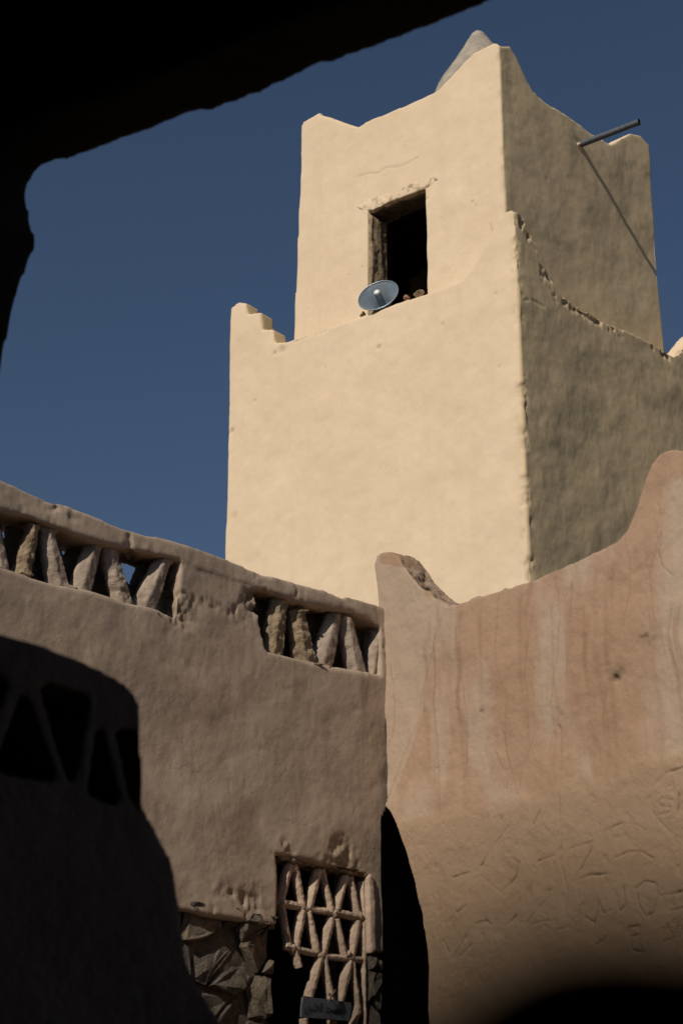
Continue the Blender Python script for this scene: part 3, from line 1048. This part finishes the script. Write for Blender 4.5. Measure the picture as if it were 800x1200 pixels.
# ------------------------------------------------------------------ sign tied to the lattice
sx = [(355, 1168), (412, 1175), (410.5, 1197), (353, 1192)]
SD = 0.012
SP = LW.pts(sx, SD)
sgn = thing('name_board', 'small slate blue board with black Arabic lettering tied to the foot of the lattice', 'sign', LW.p(SP[3][0], SP[3][1], SD))
bm = bmesh.new()
sq = [SP[0], (SP[0][0] * 0.5 + SP[1][0] * 0.5, SP[0][1] * 0.5 + SP[1][1] * 0.5 + 0.004), SP[1], SP[2], SP[3]]
add_prism(bm, LW, sq, SD - 0.02, SD)
bmesh.ops.bevel(bm, geom=bm.edges[:], offset=0.003, segments=1, affect='EDGES')
from_bm('board', bm, M['sign'], sgn)
txt = ''.join(chr(x) for x in (0xFED6, 0xFEF4, 0xFE98, 0xFECC, 0xFEDF, 0xFE8D, 0x20, 0xFEAA, 0xFEA0, 0xFEB4, 0xFEE4, 0xFEDF, 0xFE8D))
cu = bpy.data.curves.new('lettering', 'FONT')
cu.body = txt
cu.size = 1.0
cu.extrude = 0.0
to = bpy.data.objects.new('tmp_text', cu)
COL.objects.link(to)
tm = bpy.data.meshes.new_from_object(to.evaluated_get(bpy.context.evaluated_depsgraph_get()))
bpy.data.objects.remove(to)
if len(tm.vertices):
    Pt = coords(tm)
    mn, mx = Pt.min(0), Pt.max(0)
    fx = (Pt[:, 0] - mn[0]) / (mx[0] - mn[0])
    fy = (Pt[:, 1] - mn[1]) / (mx[1] - mn[1])
    fx = 0.05 + 0.83 * fx
    fy = 0.16 + 0.68 * fy
    lo = np.array(SP[3])[None] * (1 - fx)[:, None] + np.array(SP[2])[None] * fx[:, None]
    hi = np.array(SP[0])[None] * (1 - fx)[:, None] + np.array(SP[1])[None] * fx[:, None]
    uz = lo * (1 - fy)[:, None] + hi * fy[:, None]
    setco(tm, np.array([LW.p(a, b2, SD + 0.003) for a, b2 in uz]))
    tm.name = 'lettering'
    tm.materials.append(M['ink'])
    place(bpy.data.objects.new('lettering', tm), sgn)
bm = bmesh.new()
wp = [(384, 1176), (387, 1167), (393, 1160), (389, 1168), (385, 1164), (388, 1174)]
tube(bm, [LW.p(*LW.px(x, y, SD + 0.02), SD + 0.02 + 0.01 * (i % 2)) for i, (x, y) in enumerate(wp)], 0.006, 6)
from_bm('tie_wire', bm, M['wire'], sgn, True)

# ------------------------------------------------------------------ courtyard wall on the right
wall = thing('courtyard_wall', 'pinkish mud plaster wall with horned top, drip stains and scratched writing', 'wall', RW.p(1.6, 0, -0.2))
WT = 0.24
RTOP = [(440, 662), (443, 651), (449, 647), (458, 646), (466, 652), (476, 667), (488, 682), (502, 695), (514, 704), (528, 712), (545, 707), (572, 697), (615, 684), (667, 662), (700, 648), (722, 637), (734, 622), (744, 598), (754, 566), (763, 545), (772, 533), (787, 527), (806, 527), (822, 532), (838, 548)]
rt = RW.pts(RTOP)
UMAX = rt[-1][0]
ZB = 2.5
edge = RW.pts([(453, 935), (450, 850), (444, 760)])
shade_notch = RW.pts([(450, 944), (457, 952), (466, 972), (476, 1003), (485, 1036), (492, 1069), (496, 1100), (499, 1140), (500, 1180), (501, 1230)])  # notch added in place of a cast shadow at the corner
fine_poly = rt + [(UMAX, ZB), (shade_notch[-1][0], ZB)] + shade_notch[::-1] + edge
bm = bmesh.new()
add_prism(bm, RW, fine_poly, -WT, 0.0)


def C7(*p):
    return [RW.px(430 + x / 2.162, 850 + y / 2.162) for x, y in p]


MARKS = [
    [(800, 108), (760, 120), (728, 150), (715, 185), (725, 225), (760, 265), (800, 292), (840, 300)],
    [(775, 190), (748, 184), (736, 193), (745, 205), (768, 209), (766, 221), (735, 228)], [(790, 178), (786, 226)], [(800, 195), (830, 180)],
    [(600, 267), (640, 249), (680, 250), (707, 268)], [(630, 336), (660, 321), (695, 320), (722, 336)], [(515, 311), (570, 295)],
    [(566, 315), (545, 355), (520, 396), (560, 379), (606, 377)], [(285, 380), (312, 405), (342, 431)], [(358, 331), (380, 346), (372, 385), (336, 420)],
    [(320, 300), (356, 254)], [(284, 356), (301, 325)], [(335, 240), (345, 228)],
    [(680, 412), (702, 396), (733, 400), (741, 430), (726, 474), (706, 486), (690, 458), (679, 412)], [(741, 428), (775, 428), (806, 418)],
    [(528, 488), (545, 448), (551, 485), (575, 500), (586, 448), (597, 476), (620, 468), (630, 424), (640, 470), (655, 455), (650, 408)],
    [(536, 520), (540, 452)], [(664, 512), (690, 507), (692, 530), (665, 536), (664, 512)], [(690, 532), (700, 575), (672, 570), (668, 538)],
    [(730, 540), (742, 585)], [(750, 546), (792, 534)], [(580, 556), (612, 535)], [(180, 545), (181, 576)], [(190, 545), (205, 581)], [(214, 588), (246, 535)],
    [(410, 504), (456, 494)], [(430, 522), (446, 505), (470, 520), (512, 510)], [(275, 502), (298, 494), (312, 506)], [(225, 475), (250, 455)],
    [(400, 500), (456, 430)], [(420, 250), (436, 215)], [(232, 582), (262, 555)], [(215, 385), (250, 372)], [(350, 505), (372, 480)],
    [(790, 300), (794, 380)], [(770, 470), (800, 462)], [(760, 505), (790, 570)], [(430, 345), (470, 330)]]
CRACK = [[(735, -560), (742, -500), (738, -440), (752, -400), (770, -380)], [(485, 240), (491, 300), (487, 350), (500, 400), (503, 505)], [(340, 20), (352, 100), (345, 160)], [(480, 0), (486, 80), (478, 160), (487, 240)]]


DRIPS = [[(60, -160), (75, -60), (50, 40), (22, 130)], [(175, -380), (190, -250), (150, -100), (110, 30), (60, 190)], [(250, -320), (245, -120), (256, 0), (250, 130)], [(340, -330), (335, -200), (352, -60), (346, 60), (385, 170)], [(385, 170), (395, 90), (420, 30)], [(420, -300), (405, -120), (410, 40)], [(480, -380), (486, -200), (470, -60), (480, 150)], [(520, -360), (505, -250), (512, -100)], [(600, -300), (612, -160), (600, 20)], [(742, -480), (720, -380), (726, -300), (745, -240)], [(660, -500), (668, -380), (652, -250)], [(320, 60), (345, 110), (400, 90)]]


def seg_dist(u, z, chains):
    d = np.full(u.shape, 9.0)
    for ch in chains:
        q = C7(*ch)
        for a, b2 in zip(q, q[1:]):
            ax, az, bx, bz = *a, *b2
            dx, dz = bx - ax, bz - az
            t2 = np.clip(((u - ax) * dx + (z - az) * dz) / (dx * dx + dz * dz + 1e-9), 0, 1)
            d = np.minimum(d, np.hypot(u - ax - t2 * dx, z - az - t2 * dz))
    return d


def zone_line(u):
    q = RW.pts([(440, 968), (480, 962), (560, 950), (640, 930), (720, 905), (800, 885), (860, 865)])
    return np.interp(u, [a for a, _ in q], [b2 for _, b2 in q])


def w_rough(P, N):
    rel = P - RW.o
    u, z = rel @ RW.u, P[:, 2]
    e = zone_line(u) + 0.03 * fbm(P, 5, 3, 4) - z
    return np.clip(e / 0.10 + 0.5, 0, 1) * (rel @ RW.n > -0.12)


def w_stain(P, N):
    # washed paler fans hanging from the horns and pale lanes between drips
    rel = P - RW.o
    u, z = rel @ RW.u, P[:, 2]
    nz = fbm(np.stack([u * 1.0, z * 0.3, u * 0], 1), 3.2, 3, 12)
    q = RW.pts([(448, 660), (478, 665), (520, 720), (512, 760), (500, 820), (482, 880), (462, 930), (455, 960)])
    zz = [b2 for _, b2 in q][::-1]; uu = [a for a, _ in q][::-1]
    fan1 = np.clip((np.interp(z, zz, uu) - u) / 0.03, 0, 1)
    c2 = RW.px(795, 560)[0]; z2 = RW.px(795, 560)[1]
    fan2 = np.clip(1 - np.abs(u - c2) / (0.20 + 0.30 * np.clip(z2 - z, 0, 1.4)), 0, 1) * np.clip((z2 + 0.05 - z) / 0.1, 0, 1)
    lanes = np.clip(nz * 1.3 + 0.12, 0, 1) * 0.6
    low = w_rough(P, N)
    return np.clip(np.maximum(np.maximum(fan1 * 0.9, fan2 * 0.9), lanes) * (1 - 0.75 * low), 0, 1)


def w_drip(P, N):
    rel = P - RW.o
    u, z = rel @ RW.u, P[:, 2]
    wob = 0.02 * fbm(np.stack([u * 0, z, u * 0 + 3], 1), 2.5, 3, 14)
    v = np.zeros_like(u)
    rnd = random.Random(3)
    for k in range(26):
        x = rnd.uniform(490, 800)
        c0 = RW.px(x, 700)[0]
        ztop = RW.px(x, rnd.uniform(650, 760))[1]
        ln = rnd.uniform(0.5, 2.2)
        wd = rnd.uniform(0.008, 0.028)
        f = np.clip((ztop - z) / 0.1, 0, 1) * np.clip(1 - (ztop - z) / ln, 0, 1)
        v = v + np.exp(-((u - c0 - wob * (1 + k % 3)) / wd) ** 2) * f * rnd.uniform(0.3, 0.9)
    fine_d = seg_dist(u + 0.03 * fbm(np.stack([u * 0.3, z, u * 0], 1), 3.5, 3, 44), z, DRIPS)
    v = v + 0.55 * np.exp(-(fine_d / 0.007) ** 2)
    return np.clip(v, 0, 1) * (1 - 0.7 * w_rough(P, N))


def w_worn(P, N):
    rel = P - RW.o
    u, z = rel @ RW.u, P[:, 2]
    nz = fbm(P, 9, 3, 22)
    us = np.array([a for a, _ in rt]); zs = np.array([b2 for _, b2 in rt])
    # weathered upper faces
    v = np.clip((N[:, 2] - 0.15) * 1.6, 0, 1) * np.clip(nz + 0.7, 0, 1)
    side = np.clip(N @ RW.u - 0.35, 0, 1) * (z > 5.0) * np.clip(nz + 0.8, 0, 1)
    v = np.maximum(v, side)
    for (x, y, s, a) in ((724, 790, 0.05, 1.3), (702, 770, 0.08, 0.5), (760, 745, 0.10, 0.45), (690, 745, 0.06, 0.3), (625, 1046, 0.07, 0.7), (537, 835, 0.02, 0.8), (565, 832, 0.02, 0.6), (697, 865, 0.02, 0.7), (760, 660, 0.06, 0.35)):
        uu, zz = RW.px(x, y)
        v = v + a * np.exp(-((u - uu) ** 2 + (z - zz) ** 2) / s ** 2) * np.clip(nz * 1.4 + 0.5, 0, 1)
    dm = seg_dist(u, z, MARKS)
    v = v + 0.45 * np.exp(-(dm / 0.006) ** 2) * np.clip(0.55 + nz, 0, 1) * (rel @ RW.n > -0.1)
    dk = seg_dist(u + 0.012 * fbm(P, 9, 2, 3), z, CRACK)
    v = v + 0.3 * np.exp(-(dk / 0.006) ** 2) * np.clip(0.4 + nz, 0, 1)
    return np.clip(v, 0, 1)


def w_extra(P, N):
    rel = P - RW.o
    u, z = rel @ RW.u, P[:, 2]
    front = (rel @ RW.n > -0.1)
    dm = seg_dist(u, z, MARKS)
    dc = seg_dist(u + 0.01 * fbm(P, 9, 2, 3), z, CRACK)
    gv = 0.45 + 0.55 * np.clip(0.5 + fbm(P, 7, 2, 8), 0, 1)
    groove = -0.006 * np.exp(-(dm / 0.0065) ** 2) * gv - 0.004 * np.exp(-(dc / 0.007) ** 2)
    rg = w_rough(P, N)
    pits = -0.004 * np.clip(fbm(P, 24, 2, 91) - 0.35, 0, 1) * (0.3 + rg)
    hacked = -0.005 * np.clip(vnoise(P @ np.diag([30, 30, 16]), 5) - 0.45, 0, 1) * rg
    return (groove + pits + hacked) * front + rg * front * 0.003 - 0.03 * w_worn(P, N) * np.clip(0.5 + fbm(P, 14, 2, 6), 0, 1.2)


adobe('horned_face', bm, M['pink'], wall, 0.0078, 2, 81, 0.022, 0.009, 0.0022, w_extra, {'rough': w_rough, 'stain': w_stain, 'drip': w_drip, 'worn': w_worn})
# the wall goes on past the frame: further bay, foot and the added dark box behind the corner notch
bm = bmesh.new()
add_prism(bm, RW, [(UMAX - 0.06, -0.2), (UMAX + 3.2, -0.2), (UMAX + 3.2, 6.5), (UMAX + 2.6, 6.4), (UMAX + 2.3, 5.9), (UMAX + 0.7, 5.9), (UMAX + 0.25, 6.1), (UMAX - 0.06, rt[-1][1] - 0.02)], -WT + 0.002, -0.002)
add_box(bm, RW, shade_notch[-1][0], UMAX + 0.3, -0.2, ZB + 0.06, -WT + 0.002, -0.002)
o = adobe('wall_foot', bm, M['pink'], wall, 0.035, 1, 81, 0.022, 0.009, 0.0022, None, {'rough': w_rough, 'stain': w_stain, 'drip': w_drip})
bm = bmesh.new()
add_box(bm, RW, -0.75, 1.15, -0.2, 4.9, -1.75, -1.55)
add_box(bm, RW, 0.98, 1.15, -0.2, 4.9, -1.55, -WT - 0.01)
add_box(bm, RW, -0.75, -0.55, -0.2, 4.9, -1.55, -0.30)
add_box(bm, RW, -0.75, 1.15, 4.9, 5.1, -1.75, -WT - 0.01)
from_bm('corner_shade_box', bm, M['dark'], wall)

# ------------------------------------------------------------------ covered gallery round the camera
gal = thing('covered_gallery', 'unlit mud gallery whose black eave and rounded jamb frame the upper left of the view', 'gallery', GF.p(-1.2, 0, 0))
OUT = [(1500, -420), (900, -135), (700, -46), (585, 1), (545, 20), (500, 37), (430, 62), (402, 74), (380, 80), (330, 100), (290, 116), (250, 131), (205, 146), (165, 161), (155, 162), (110, 180), (70, 193), (48, 202), (40, 211), (37, 226), (38, 246), (42, 262), (47, 278), (48, 288), (42, 303), (31, 327), (22, 362), (10, 410), (0, 462), (-14, 520), (-40, 600), (-80, 700), (-110, 820)]
go = GF.pts(OUT)
go = [(go[0][0] + 3.0, go[0][1] + 0.05)] + go
zt = max(q[1] for q in go) + 0.4
gu0, gu1 = go[-1][0] - 1.6, go[0][0]
fp = go + [(go[-1][0] - 0.02, -0.1), (gu0, -0.1), (gu0, zt), (gu1, zt)]
bm = bmesh.new()
add_prism(bm, GF, fp, 0.0, 0.28)
adobe('front_wall', bm, M['shade_black'], gal, 0.026, 3, 91, 0.008, 0.004, 0.002)
# roof, back and side walls close the gallery behind the camera
GP = [np.array(GF.p(gu0, 0)), np.array(GF.p(gu1, 0)), np.array(GF.p(gu1, 0)) + GF.n * 7.0, np.array(GF.p(gu0, 0)) + GF.n * 7.0]


def slab(bm, pts, z0, z1):
    a = [bm.verts.new((p[0], p[1], z0)) for p in pts]
    c = [bm.verts.new((p[0], p[1], z1)) for p in pts]
    bm.faces.new(a[::-1]); bm.faces.new(c)
    for i in range(len(pts)):
        j = (i + 1) % len(pts)
        bm.faces.new((a[i], a[j], c[j], c[i]))


bm = bmesh.new()
slab(bm, [np.array(GF.p(gu0 - 0.2, 0, 0.02)), np.array(GF.p(gu1 + 0.2, 0, 0.02)), np.array(GF.p(gu1 + 0.2, 0, 7.2)), np.array(GF.p(gu0 - 0.2, 0, 7.2))], zt, zt + 0.3)
from_bm('roof', bm, M['shade_black'], gal)
bm = bmesh.new()
add_box(bm, GF, gu0 - 0.2, gu1 + 0.2, -0.1, zt - 0.003, 7.0, 7.2)
from_bm('rear_wall', bm, M['shade_black'], gal)
for nm, ux in (('side_wall', gu0 - 0.2), ('side_wall', gu1)):
    bm = bmesh.new()
    add_box(bm, GF, ux, ux + 0.2, -0.1, zt - 0.003, 0.3, 6.99)
    from_bm(nm, bm, M['shade_black'], gal)

# balustrade with triangular openwork, in deep shade at the lower left
bal = thing('balustrade', 'dark shaded mud balustrade with triangular openings at the lower left', 'balustrade', DM.p(-0.4, 0, -0.15))


def C8(*p):
    return [DM.px(x / 2.5, 720 + y / 2.5) for x, y in p]


bo = DM.pts([(-260, 640), (-120, 696), (0, 739), (40, 751), (80, 764), (112, 777), (140, 793), (156, 806), (164, 816), (168, 832), (169, 900), (170, 946), (180, 962), (191, 985), (203, 1006), (208, 1030), (212, 1062), (217, 1105), (224, 1135), (240, 1165), (262, 1200), (278, 1230)])  # foot flares out to stand for a diagonal cast shadow
holes = [C8((118, 192), (266, 240), (218, 505), (206, 500)), C8((70, 232), (84, 240), (172, 490), (80, 476), (-14, 456)), C8((288, 330), (302, 334), (360, 566), (312, 545), (260, 528)), C8((342, 336), (410, 340), (410, 610), (402, 606)),
         C8((-90, 150), (30, 190), (0, 270), (-50, 430))]
bm = bmesh.new()
add_prism(bm, DM, bo + [(bo[-1][0], -0.1), (bo[0][0], -0.1)], -0.26, 0.0, [h[::-1] for h in holes])
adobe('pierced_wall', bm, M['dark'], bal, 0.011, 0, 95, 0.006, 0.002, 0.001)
bm = bmesh.new()
bb = DM.pts([(-260, 700), (0, 770), (100, 800), (150, 830), (150, 950), (190, 1060)], 0)
add_prism(bm, DM, bb + [(bb[-1][0], -0.1), (bb[0][0], -0.1)], -0.5, -0.262)
adobe('shade_backing', bm, M['shade_black'], bal, 0.03, 2, 96, 0.0, 0.008, 0.003)  # added near-black panel keeps the triangular openings dark

# low ledge right in front of the lens, far out of focus
LE = Frame(at(670, 1080, 0.14), 90)
lp = LE.pts([(230, 1290), (330, 1240), (400, 1198), (460, 1150), (530, 1102), (600, 1072), (660, 1062), (720, 1060), (790, 1068), (870, 1076), (1000, 1105), (1300, 1140)])
bm = bmesh.new()
add_prism(bm, LE, lp + [(lp[-1][0], -0.05), (lp[0][0], -0.05)], -0.12, 0.012)
led = from_bm('mud_ledge', bm, M['shade_black'])
tag(led, 'blurred black mud ledge close to the lens along the bottom right edge', 'ledge')
